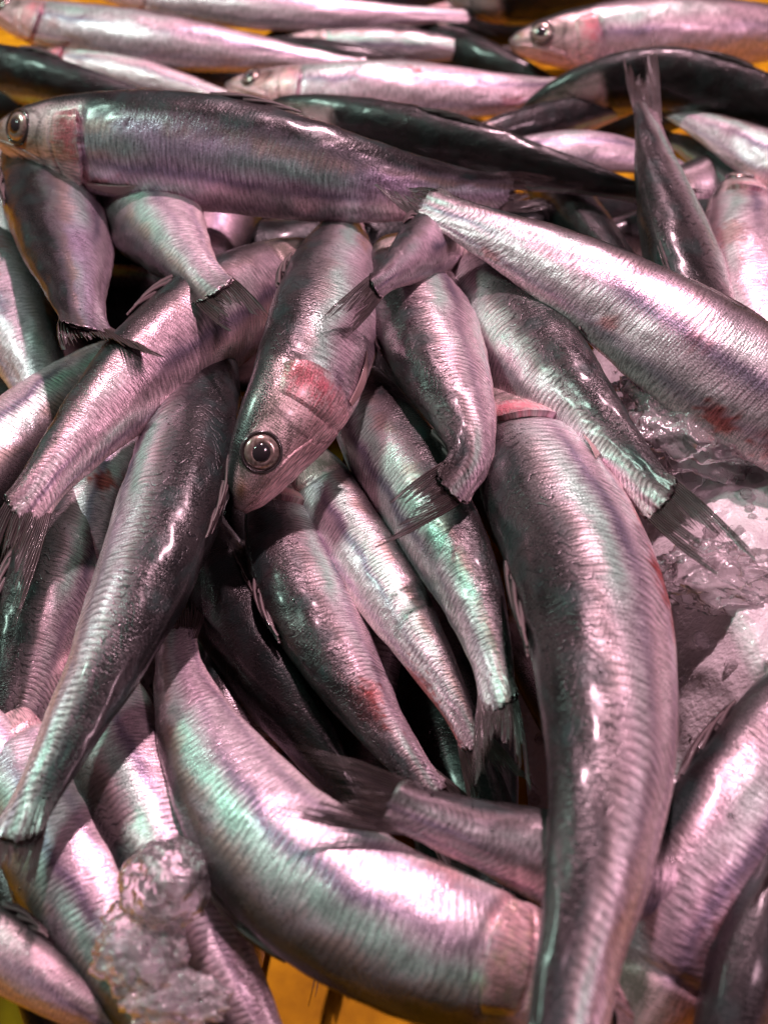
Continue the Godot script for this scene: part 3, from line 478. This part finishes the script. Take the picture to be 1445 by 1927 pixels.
func make_fish(d: Dictionary) -> void:
	var s := make_spine(d)
	var half: float = d.half * 0.01
	var root := Node3D.new()
	root.name = numbered("fish")
	add_child(root)
	root.position = s.at[30]
	root.set_meta("label", d.label)
	root.set_meta("category", "fish")
	root.set_meta("group", "fresh fish heaped in the crate")
	var o := s.at[30]
	var off := rng.randf() * 1000.0
	var toward := -1.0 if s.flank[30].y + s.flank[30].z < 0.0 else 1.0   # the flank that faces up
	# body, head to tail root
	var nu := 140 if d.fin else 80
	var nv := 72 if d.fin else 44
	var v := PackedVector3Array()
	var uv := PackedVector2Array()
	var col := PackedColorArray()
	var idx := PackedInt32Array()
	v.resize((nu + 1) * nv)
	uv.resize(v.size())
	col.resize(v.size())
	var tone: float = d.tone * rng.randf_range(0.92, 1.06)
	var warm := rng.randf_range(-0.05, 0.05)
	for i in nu + 1:
		var u := pow(float(i) / nu, 1.15)
		var f := s.sample(u)
		var hb := half * curve(BACK_LINE, u)
		var hv := half * curve(BELLY_LINE, u)
		var ht := half * curve(THICKNESS, u)
		for j in nv:
			var th := TAU * j / nv
			var ct := cos(th)
			var st := sin(th)
			var tex := th / PI if th <= PI else 2.0 - th / PI
			var lump := bump_noise.get_noise_3d(u * 9.0 + off, ct * 1.3, st * 1.3) * 0.00045 + bump_noise.get_noise_3d(u * 34.0 + off, ct * 3.5, st * 3.5) * 0.00007
			lump *= smoothstep(0.1, 0.3, u) * half / 0.012
			# step down behind the gill cover
			var ge := 0.222 - 0.16 * pow(tex - 0.55, 2.0)
			lump -= 0.0010 * exp(-pow((u - ge - 0.004) / 0.006, 2.0)) * smoothstep(0.2, 0.35, tex)
			var y := ct * (hb if ct > 0.0 else hv)
			var pinch := 1.0 - 0.30 * pow(maxf(-ct, 0.0), 2.0) - 0.08 * pow(maxf(ct, 0.0), 4.0)
			var x := st * ht * pinch
			var k := i * nv + j
			var lap: Vector3 = f[1] * half * 0.28 * smoothstep(0.965, 1.0, u) * 0.55 * (absf(st) - 0.5 + 0.45 * bump_noise.get_noise_2d(j * 0.55 + off, u * 40.0))
			v[k] = f[0] + lap + f[2] * (y + ct * lump) + f[3] * (x + st * lump) - o
			uv[k] = Vector2(u, tex)
			var c := Vector3(1.0 + warm, 1.0, 1.0 - warm * 0.6) * tone
			for q in d.stains:
				if st * toward < -0.2:
					continue
				var dist := Vector2((u - q[0]) * s.length * 1000.0 * 0.7, (tex - q[1]) * half * 1000.0 * 2.6).length()
				var ragged := 1.0 + 0.9 * bump_noise.get_noise_3d(u * 60.0 + off, tex * 14.0, 5.0) + 0.5 * bump_noise.get_noise_3d(u * 170.0 + off, tex * 40.0, 9.0)
				var w := 1.0 - smoothstep(0.45, 1.0, dist / (q[2] * 0.8) * ragged)
				c = c.lerp(Vector3(c.x * 0.72, c.y * 0.20, c.z * 0.17), w * q[3])
			col[k] = Color(c.x, c.y, c.z)
	for i in nu:
		for j in nv:
			var a := i * nv + j
			var b := i * nv + (j + 1) % nv
			idx.append_array([a, a + nv, b, b, a + nv, b + nv])
	# close both ends
	for e in [0, nu]:
		var m := Vector3.ZERO
		for j in nv:
			m += v[e * nv + j]
		var k := v.size()
		v.append(m / nv)
		uv.append(Vector2(0.0 if e == 0 else 1.0, 0.5))
		col.append(Color(tone, tone, tone))
		for j in nv:
			var a: int = e * nv + j
			var b: int = e * nv + (j + 1) % nv
			idx.append_array([k, a, b] if e == 0 else [k, b, a])
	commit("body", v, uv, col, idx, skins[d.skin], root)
	tail_fin(d, s, half, root)
	if d.fin:
		for k in 16:
			var du := pow(rng.randf(), 0.8)
			if k < 5:
				du = rng.randf_range(0.93, 0.995)
			var dt := rng.randf_range(0.08, 0.75)
			wet.append([skin_point(s, half, du, PI * dt * toward, 0.0), rng.randf_range(0.00012, 0.00042) * (1.6 if rng.randf() < 0.1 else 1.0)])
	if d.fin:
		dorsal_fin(s, half, root)
	if d.head:
		gill_cover(d, s, half, root, toward)
		eye(s, half, root, toward)
		jaw(d, s, half, root)
		if d.red > 0.3:
			pectoral_fin(s, half, root, toward)

func ray(v: PackedVector3Array, col: PackedColorArray, idx: PackedInt32Array, path: Array, across: Array, up: Vector3, widths: Array, thick: float, c0: Color, c1: Color, root_tone := Color(0, 0, 0, 0)) -> void:
	# one fin ray: a flat rib with a raised middle, four corners to a ring
	var first := v.size()
	var n := path.size()
	for i in n:
		var t := float(i) / (n - 1)
		var w: float = widths[i] * 0.5
		var h := thick * (1.0 - 0.7 * t)
		var p: Vector3 = path[i]
		var a: Vector3 = across[i]
		v.append(p - a * w)
		v.append(p + up * h)
		v.append(p + a * w)
		v.append(p - up * h)
		var c := c0.lerp(c1, t)
		if root_tone.a > 0.0:
			c = root_tone.lerp(c, smoothstep(0.05, 0.30, t))
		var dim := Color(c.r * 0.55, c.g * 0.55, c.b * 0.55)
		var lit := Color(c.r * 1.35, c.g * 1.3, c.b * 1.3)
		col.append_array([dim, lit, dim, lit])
	for i in n - 1:
		for j in 4:
			var a := first + i * 4 + j
			var b := first + i * 4 + (j + 1) % 4
			idx.append_array([a, b, a + 4, b, b + 4, a + 4])

func tail_fin(d: Dictionary, s: Spine, half: float, root: Node3D) -> void:
	var f := s.sample(1.0)
	var base: Vector3 = f[0] - f[1] * half * 0.30
	var top: Vector3
	var low: Vector3
	if d.tips.size() == 6:
		var a := Vector3(d.tips[0], d.tips[1], d.tips[2]) * 0.01
		var b := Vector3(d.tips[3], d.tips[4], d.tips[5]) * 0.01
		var up_first: bool = (a - b).dot(f[2]) > 0.0
		top = a if up_first else b
		low = b if up_first else a
	else:
		top = f[0] + f[1] * half * 1.5 + f[2] * half * 0.85 - Vector3(0, 0.002, 0)
		low = f[0] + f[1] * half * 1.5 - f[2] * half * 0.85 - Vector3(0, 0.002, 0)
	var o := root.position
	var v := PackedVector3Array()
	var col := PackedColorArray()
	var idx := PackedInt32Array()
	var n := 26
	var mid := (top + low) * 0.5
	var notch := base.lerp(mid, 0.46)
	var face := (top - base).cross(low - base).normalized()
	if face.length() < 0.5:
		face = f[3]
	var hh := half * 0.36
	var split := [rng.randi_range(3, 9), rng.randi_range(16, 22)]
	var shift := 0.0
	var paths := []
	for i in n:
		var t := (i + 0.5) / n * 2.0 - 1.0      # -1 lower edge, 1 upper edge
		var root_at: Vector3 = base + f[2] * hh * t * 0.95
		var tip_side := top if t > 0.0 else low
		var q := absf(t)
		var tip := notch.lerp(tip_side, pow(q, 1.5))
		tip += (tip - root_at) * rng.randf_range(-0.10, 0.05)
		if i in split:
			shift = rng.randf_range(0.15, 0.3)
		shift *= 0.6
		tip = tip.lerp(root_at, shift)
		var bulge: Vector3 = (f[1] * half * 0.25 + f[2] * signf(t) * half * 0.18 * q)
		var ctrl: Vector3 = root_at.lerp(tip, 0.4) + bulge * 0.5
		var path := []
		var across := []
		var widths := []
		var gap := hh * 2.0 / n
		for k in 8:
			var x := k / 7.0
			var p: Vector3 = root_at.lerp(ctrl, x).lerp(ctrl.lerp(tip, x), x)
			path.append(p + face * bump_noise.get_noise_2d(i * 0.25 + top.x * 900.0, x * 2.0) * 0.0012 * x)
		var spread := (top - low).length() * 1.0 / n
		for k in 8:
			var x := k / 7.0
			var dir: Vector3 = (path[mini(k + 1, 7)] - path[maxi(k - 1, 0)])
			across.append(dir.cross(face).normalized())
			widths.append(lerpf(gap * 1.2, maxf(spread, gap) * 0.74, minf(x * 1.6, 1.0)) * (1.0 - smoothstep(0.6, 1.0, x) * 0.8))
		var g := rng.randf_range(0.8, 1.2)
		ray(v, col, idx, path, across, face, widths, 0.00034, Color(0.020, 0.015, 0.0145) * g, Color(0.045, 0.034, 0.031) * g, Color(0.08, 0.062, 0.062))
		paths.append(path)
	for i in v.size():
		v[i] -= o
	var made := commit("tail_fin", v, PackedVector2Array(), col, idx, mats.fin, root)
	# the skin stretched between the rays, torn where the rays have parted
	var mv := PackedVector3Array()
	var mi := PackedInt32Array()
	for i in n:
		for k in 8:
			mv.append(paths[i][k] - o)
	for i in n - 1:
		var reach := 6 if i not in split and absi(i * 2 - n) > 2 else 3
		for k in mini(reach + rng.randi_range(-1, 1), 7):
			var a := i * 8 + k
			mi.append_array([a, a + 8, a + 1, a + 1, a + 8, a + 9])
	commit("membrane", mv, PackedVector2Array(), PackedColorArray(), mi, mats.membrane, made)

func dorsal_fin(s: Spine, half: float, root: Node3D) -> void:
	# folded flat along the back
	var v := PackedVector3Array()
	var col := PackedColorArray()
	var idx := PackedInt32Array()
	var n := 12
	for i in n:
		var u := lerpf(0.43, 0.54, float(i) / (n - 1))
		var path := []
		var across := []
		var widths := []
		var reach := lerpf(0.10, 0.05, float(i) / (n - 1))
		for k in 5:
			var x := k / 4.0
			var uu := u + reach * x
			var f := s.sample(uu)
			path.append(f[0] + f[2] * (half * curve(BACK_LINE, uu) - 0.0002 + 0.0016 * sin(x * PI * 0.6) * (1.0 - 0.5 * float(i) / n)) + f[3] * 0.0006 * sin(i * 1.3) - root.position)
			across.append(f[2])
			widths.append(0.0016 * (1.0 - 0.6 * x))
		var f2 := s.sample(u)
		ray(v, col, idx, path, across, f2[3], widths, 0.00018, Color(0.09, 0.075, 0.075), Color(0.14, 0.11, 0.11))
	commit("dorsal_fin", v, PackedVector2Array(), col, idx, mats.fin, root)

func pectoral_fin(s: Spine, half: float, root: Node3D, toward: float) -> void:
	var v := PackedVector3Array()
	var col := PackedColorArray()
	var idx := PackedInt32Array()
	var n := 9
	for i in n:
		var path := []
		var across := []
		var widths := []
		var r := float(i) / (n - 1)
		for k in 6:
			var x := k / 5.0
			var u := 0.225 + lerpf(0.10, 0.07, r) * x
			var th := PI * (0.80 + (r - 0.5) * (0.03 + 0.07 * x)) * toward
			path.append(skin_point(s, half, u, th, 0.0005 + 0.0004 * sin(x * PI)) - root.position)
		for k in 6:
			var a := skin_point(s, half, 0.25, PI * 0.78 * toward, 0.0)
			var b := skin_point(s, half, 0.25, PI * 0.82 * toward, 0.0)
			across.append((b - a).normalized())
			widths.append(0.0009 * (1.0 - 0.5 * k / 5.0))
		var outw := (skin_point(s, half, 0.25, PI * 0.8 * toward, 0.001) - skin_point(s, half, 0.25, PI * 0.8 * toward, 0.0)).normalized()
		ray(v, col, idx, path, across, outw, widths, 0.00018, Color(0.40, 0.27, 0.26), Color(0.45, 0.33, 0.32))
	commit("pectoral_fin", v, PackedVector2Array(), col, idx, mats.fin, root)

func gill_cover(d: Dictionary, s: Spine, half: float, root: Node3D, toward: float) -> void:
	for side in [1.0, -1.0]:
		var v := PackedVector3Array()
		var uv := PackedVector2Array()
		var col := PackedColorArray()
		var idx := PackedInt32Array()
		var na := 48
		var nb := 52
		for i in na + 1:
			var x := float(i) / na
			for j in nb + 1:
				var tex := lerpf(0.27, 0.93, float(j) / nb)
				var edge := 0.226 - 0.22 * pow(tex - 0.55, 2.0) + 0.003 * bump_noise.get_noise_2d(tex * 9.0, d.half * 70.0)
				var front := 0.125 + 0.10 * pow(tex - 0.6, 2.0)
				var xx := minf(x / 0.93, 1.0)
				var u := lerpf(front, edge, xx)
				var rim := minf(1.0, minf(float(j), float(nb - j)) / 7.0)
				var out := lerpf(-0.0003, 0.0011, smoothstep(0.0, 0.9, xx)) * rim - 0.0004 * (1.0 - rim)
				var ridge := xx - 0.40 - 0.55 * pow(tex - 0.52, 2.0) * 3.0 - (tex - 0.5) * 0.35
				var cheek := exp(-pow(ridge / 0.035, 2.0))                                            # groove behind the cheek bone
				var lower := exp(-pow((tex - 0.66 - 0.12 * xx) / 0.016, 2.0)) * smoothstep(0.35, 0.55, xx)   # seam between the two lower plates
				var fan := sin((tex - 0.2) / (0.25 + xx * 0.2) * 60.0) * smoothstep(0.62, 0.75, tex)
				out += -0.0004 * cheek - 0.00028 * lower + 0.00007 * fan
				if x > 0.94:
					out = -0.0006
				v.append(skin_point(s, half, u, PI * tex * side, out) - root.position)
				uv.append(Vector2(u, tex))
				var n1 := bump_noise.get_noise_2d(u * 60.0 + d.half * 30.0, tex * 9.0)
				var n2 := bump_noise.get_noise_2d(u * 160.0, tex * 30.0 + d.half * 30.0)
				var n3 := bump_noise.get_noise_2d(u * 40.0 + 7.0, tex * 60.0 + d.half * 11.0)       # streaks that run back
				var c := Vector3(1.0, 1.0, 1.0)
				var r := (1.0 - smoothstep(0.1, 1.1, Vector2((xx - 0.80) / 0.40, (tex - 0.46) / 0.20).length() + 0.4 * n1 + 0.25 * n2 + 0.7 * n3)) * float(d.red)
				r *= smoothstep(0.05, 0.4, xx)
				c = c.lerp(Vector3(1.40, 0.36, 0.45), r * 0.9)
				c = c.lerp(Vector3(0.8, 1.0, 0.62), clampf(n1 * 1.3, 0.0, 0.6) * (1.0 - float(d.red)))
				c *= 1.0 - 0.45 * cheek * (0.6 + n2)
				col.append(Color(c.x, c.y, c.z))
		for i in na:
			for j in nb:
				var a := i * (nb + 1) + j
				var b := a + nb + 1
				if side > 0.0:
					idx.append_array([a, b, a + 1, a + 1, b, b + 1])
				else:
					idx.append_array([a, a + 1, b, a + 1, b + 1, b])
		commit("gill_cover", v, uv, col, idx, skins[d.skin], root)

func jaw(d: Dictionary, s: Spine, half: float, root: Node3D) -> void:
	# the long thin bone of the upper jaw, slightly proud of the cheek
	for side in [1.0, -1.0]:
		var v := PackedVector3Array()
		var uv := PackedVector2Array()
		var col := PackedColorArray()
		var idx := PackedInt32Array()
		var na := 30
		var nb := 8
		for i in na + 1:
			var x := float(i) / na
			var u := lerpf(0.010, 0.150, x)
			var wide := 0.012 + 0.050 * sin(minf(x * 1.1, 1.0) * PI * 0.72)
			for j in nb + 1:
				var y := float(j) / nb * 2.0 - 1.0
				var tex := 0.585 + u * 1.05 + y * wide
				var out := 0.00052 * (1.0 - pow(absf(y), 4.0)) * smoothstep(0.0, 0.15, x) * (1.0 - smoothstep(0.93, 1.0, x)) - 0.0002 + 0.00008 * sin(y * 9.0)
				v.append(skin_point(s, half, u, PI * tex * side, out) - root.position)
				uv.append(Vector2(u, clampf(tex - 0.02, 0.0, 1.0)))
				var t := 1.12 + 0.3 * bump_noise.get_noise_2d(x * 7.0 + d.half * 9.0, y * 4.0)
				col.append(Color(t, t * 0.94, t * 0.95))
		for i in na:
			for j in nb:
				var a := i * (nb + 1) + j
				var b := a + nb + 1
				if side > 0.0:
					idx.append_array([a, b, a + 1, a + 1, b, b + 1])
				else:
					idx.append_array([a, a + 1, b, a + 1, b + 1, b])
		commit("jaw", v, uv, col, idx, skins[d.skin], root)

func lathe(profile: Array, at: Vector3, axis: Vector3, side: Vector3, stretch: float, called: String, m: Material, parent: Node3D) -> MeshInstance3D:
	# turned about axis; profile is [radius, height] from the rim to the middle
	var up := axis.cross(side).normalized()
	var v := PackedVector3Array()
	var idx := PackedInt32Array()
	var n := 36
	for p in profile:
		for j in n:
			var t := TAU * j / n
			v.append(at + (side * cos(t) * stretch + up * sin(t)) * p[0] + axis * p[1])
	for i in profile.size() - 1:
		for j in n:
			var a := i * n + j
			var b := i * n + (j + 1) % n
			idx.append_array([a, a + n, b, b, a + n, b + n])
	return commit(called, v, PackedVector2Array(), PackedColorArray(), idx, m, parent)

func eye(s: Spine, half: float, root: Node3D, toward: float) -> void:
	for side in [1.0, -1.0]:
		var u := 0.082
		var th: float = PI * 0.43 * side
		var p := skin_point(s, half, u, th, 0.0)
		var pu := skin_point(s, half, u + 0.02, th, 0.0) - skin_point(s, half, u - 0.02, th, 0.0)
		var pt := skin_point(s, half, u, th + 0.3, 0.0) - skin_point(s, half, u, th - 0.3, 0.0)
		var out := pu.cross(pt).normalized()
		var f := s.sample(u)
		if out.dot(f[3]) * side < 0.0:
			out = -out
		var r := half * 0.275
		var at := p - out * r * 0.06 - root.position
		var tang := pu.normalized()
		var e := lathe([[r * 1.22, -r * 0.22], [r * 1.20, r * 0.03], [r * 1.12, r * 0.12], [r * 1.04, r * 0.10], [r * 0.99, -r * 0.10]], at, out, tang, 1.04, "eye", mats.rim, root)
		lathe([[r * 1.04, -r * 0.1], [r * 0.97, r * 0.08], [r * 0.86, r * 0.17], [r * 0.72, r * 0.24], [r * 0.60, r * 0.26], [r * 0.54, r * 0.235], [r * 0.46, r * 0.22]], at, out, tang, 1.0, "iris", mats.iris, e)
		lathe([[r * 0.53, r * 0.15], [r * 0.50, r * 0.245], [r * 0.40, r * 0.30], [r * 0.26, r * 0.345], [r * 0.12, r * 0.365], [r * 0.001, r * 0.37]], at - tang * r * 0.07, out, tang, 1.12, "pupil", mats.pupil, e)

# ------------------------------------------------------------------ crate and ice

func box(called: String, lo: Vector3, hi: Vector3, m: Material, parent: Node3D) -> MeshInstance3D:
	var b := BoxMesh.new()
	b.size = hi - lo
	b.material = m
	var o := MeshInstance3D.new()
	o.name = called
	o.mesh = b
	o.position = (lo + hi) * 0.5
	parent.add_child(o, true)
	return o

func make_crate() -> void:
	var c := Node3D.new()
	c.name = "fish_crate"
	add_child(c)
	c.set_meta("label", "yellow plastic crate under the heap of fish")
	c.set_meta("category", "crate")
	box("floor_panel", Vector3(-0.36, -0.036, -0.80), Vector3(0.36, -0.030, 0.10), mats.crate, c)
	box("side_panel", Vector3(-0.368, -0.036, -0.80), Vector3(-0.3605, 0.045, 0.10), mats.crate, c)
	box("side_panel", Vector3(0.3605, -0.036, -0.80), Vector3(0.368, 0.045, 0.10), mats.crate, c)
	box("end_panel", Vector3(-0.368, -0.036, -0.808), Vector3(0.368, 0.045, -0.8005), mats.crate, c)

func ice_lump(label: String, at: Vector3, size: Vector3, seed_: int, rough: float, m: Material, called := "ice_lump", cat := "ice", detail := 48) -> void:
	var n := noise(FastNoiseLite.TYPE_SIMPLEX, 1.0, seed_, 4)
	n.fractal_gain = 0.55
	var cut := noise(FastNoiseLite.TYPE_CELLULAR, 0.9, seed_ + 5)
	var v := PackedVector3Array()
	var idx := PackedInt32Array()
	var nj := detail * 2
	for i in detail + 1:
		var t := PI * i / detail
		for j in nj:
			var p := TAU * j / nj
			var dir := Vector3(sin(t) * cos(p), cos(t), sin(t) * sin(p))
			var k := 1.0 + rough * (n.get_noise_3dv(dir * 1.3) * 0.9 + n.get_noise_3dv(dir * 4.0) * 0.22 + cut.get_noise_3dv(dir * 1.6) * 0.25)
			v.append(dir * size * k)
	for i in detail:
		for j in nj:
			var a := i * nj + j
			var b := i * nj + (j + 1) % nj
			idx.append_array([a, b, a + nj, b, b + nj, a + nj])
	var o := commit(called, v, PackedVector2Array(), PackedColorArray(), idx, m, self)
	o.name = numbered(called)
	o.position = at
	o.set_meta("label", label)
	o.set_meta("category", cat)
	o.set_meta("group", "lumps of crushed ice")

func make_ice() -> void:
	# bed of wet crushed ice at the right
	var n := noise(FastNoiseLite.TYPE_SIMPLEX, 22.0, 31, 5)
	var v := PackedVector3Array()
	var idx := PackedInt32Array()
	var nx := 150
	var nz := 200
	var x0 := 0.035
	var x1 := 0.26
	var z0 := -0.31
	var z1 := -0.09
	for i in nz + 1:
		for j in nx + 1:
			var x := lerpf(x0, x1, float(j) / nx)
			var z := lerpf(z0, z1, float(i) / nz)
			var e := smoothstep(0.0, 0.2, float(j) / nx) * smoothstep(0.0, 0.2, float(i) / nz) * smoothstep(0.0, 0.25, 1.0 - float(i) / nz)
			var y := 0.024 + n.get_noise_2d(x, z) * 0.0045 + n.get_noise_2d(x * 5.0, z * 5.0) * 0.0009
			v.append(Vector3(x, lerpf(-0.029, y, e), z))
	for i in nz:
		for j in nx:
			var a := i * (nx + 1) + j
			idx.append_array([a, a + 1, a + nx + 1, a + 1, a + nx + 2, a + nx + 1])
	var o := commit("crushed_ice", v, PackedVector2Array(), PackedColorArray(), idx, mats.bed, self)
	o.set_meta("kind", "stuff")
	o.set_meta("label", "bed of wet crushed ice at the right under the fish")
	o.set_meta("category", "ice")
	var chip := SphereMesh.new()
	chip.radius = 1.0
	chip.height = 2.0
	chip.radial_segments = 6
	chip.rings = 3
	chip.material = mats.ice
	var mm := MultiMesh.new()
	mm.transform_format = MultiMesh.TRANSFORM_3D
	mm.mesh = chip
	mm.instance_count = 900
	for i in 900:
		var k := rng.randi_range(0, v.size() - 1)
		var q := pow(rng.randf(), 3.0) * 0.0022 + 0.0005
		var turn := Basis.from_euler(Vector3(rng.randf() * TAU, rng.randf() * TAU, rng.randf() * TAU))
		mm.set_instance_transform(i, Transform3D(turn.scaled(Vector3(q, q * 0.6, q * rng.randf_range(0.6, 1.3))), v[k] + Vector3(0, q * 0.2, 0)))
	var chips := MultiMeshInstance3D.new()
	chips.name = "ice_chips"
	chips.multimesh = mm
	chips.set_meta("kind", "stuff")
	chips.set_meta("label", "small chips and grains of ice strewn over the ice bed")
	chips.set_meta("category", "ice")
	add_child(chips)
	ice_lump("large clear lump of ice below the big pink fish at the right", Vector3(0.0777, 0.0290, -0.2121), Vector3(0.021, 0.011, 0.018), 3, 0.35, mats.ice)
	ice_lump("jagged piece of ice against the striped fish, left end of the large lump", Vector3(0.0681, 0.0280, -0.2218), Vector3(0.010, 0.007, 0.009), 4, 0.5, mats.ice)
	ice_lump("flat lump of ice under the tail fin at the right edge", Vector3(0.0746, 0.0260, -0.1636), Vector3(0.015, 0.006, 0.010), 5, 0.45, mats.ice)
	ice_lump("rounded grainy lump of ice on the striped fish in the lower left", Vector3(-0.0395, 0.0220, -0.0932), Vector3(0.0085, 0.0055, 0.0085), 6, 0.20, mats.slush)
	ice_lump("melting patch of ice below the rounded lump in the lower left", Vector3(-0.0429, 0.0190, -0.0828), Vector3(0.0085, 0.0028, 0.0085), 7, 0.4, mats.slush)
	ice_lump("ragged piece of ice at the bottom edge, lower left", Vector3(-0.0359, 0.0170, -0.0744), Vector3(0.009, 0.0028, 0.005), 8, 0.5, mats.ice)

func make_droplets() -> void:
	var ball := SphereMesh.new()
	ball.radius = 1.0
	ball.height = 2.0
	ball.radial_segments = 12
	ball.rings = 6
	var m := StandardMaterial3D.new()
	m.albedo_color = Color(1, 1, 1, 0.0)
	m.roughness = 0.02
	m.transparency = BaseMaterial3D.TRANSPARENCY_ALPHA
	m.refraction_enabled = true
	m.refraction_scale = 0.033
	ball.material = m
	var mm := MultiMesh.new()
	mm.transform_format = MultiMesh.TRANSFORM_3D
	mm.mesh = ball
	mm.instance_count = wet.size()
	for i in wet.size():
		var r: float = wet[i][1]
		mm.set_instance_transform(i, Transform3D(Basis().scaled(Vector3(r, r * 0.8, r)), wet[i][0]))
	var o := MultiMeshInstance3D.new()
	o.name = "water_droplets"
	o.multimesh = mm
	o.set_meta("kind", "stuff")
	o.set_meta("label", "tiny drops of water clinging to the fish")
	o.set_meta("category", "water")
	add_child(o)
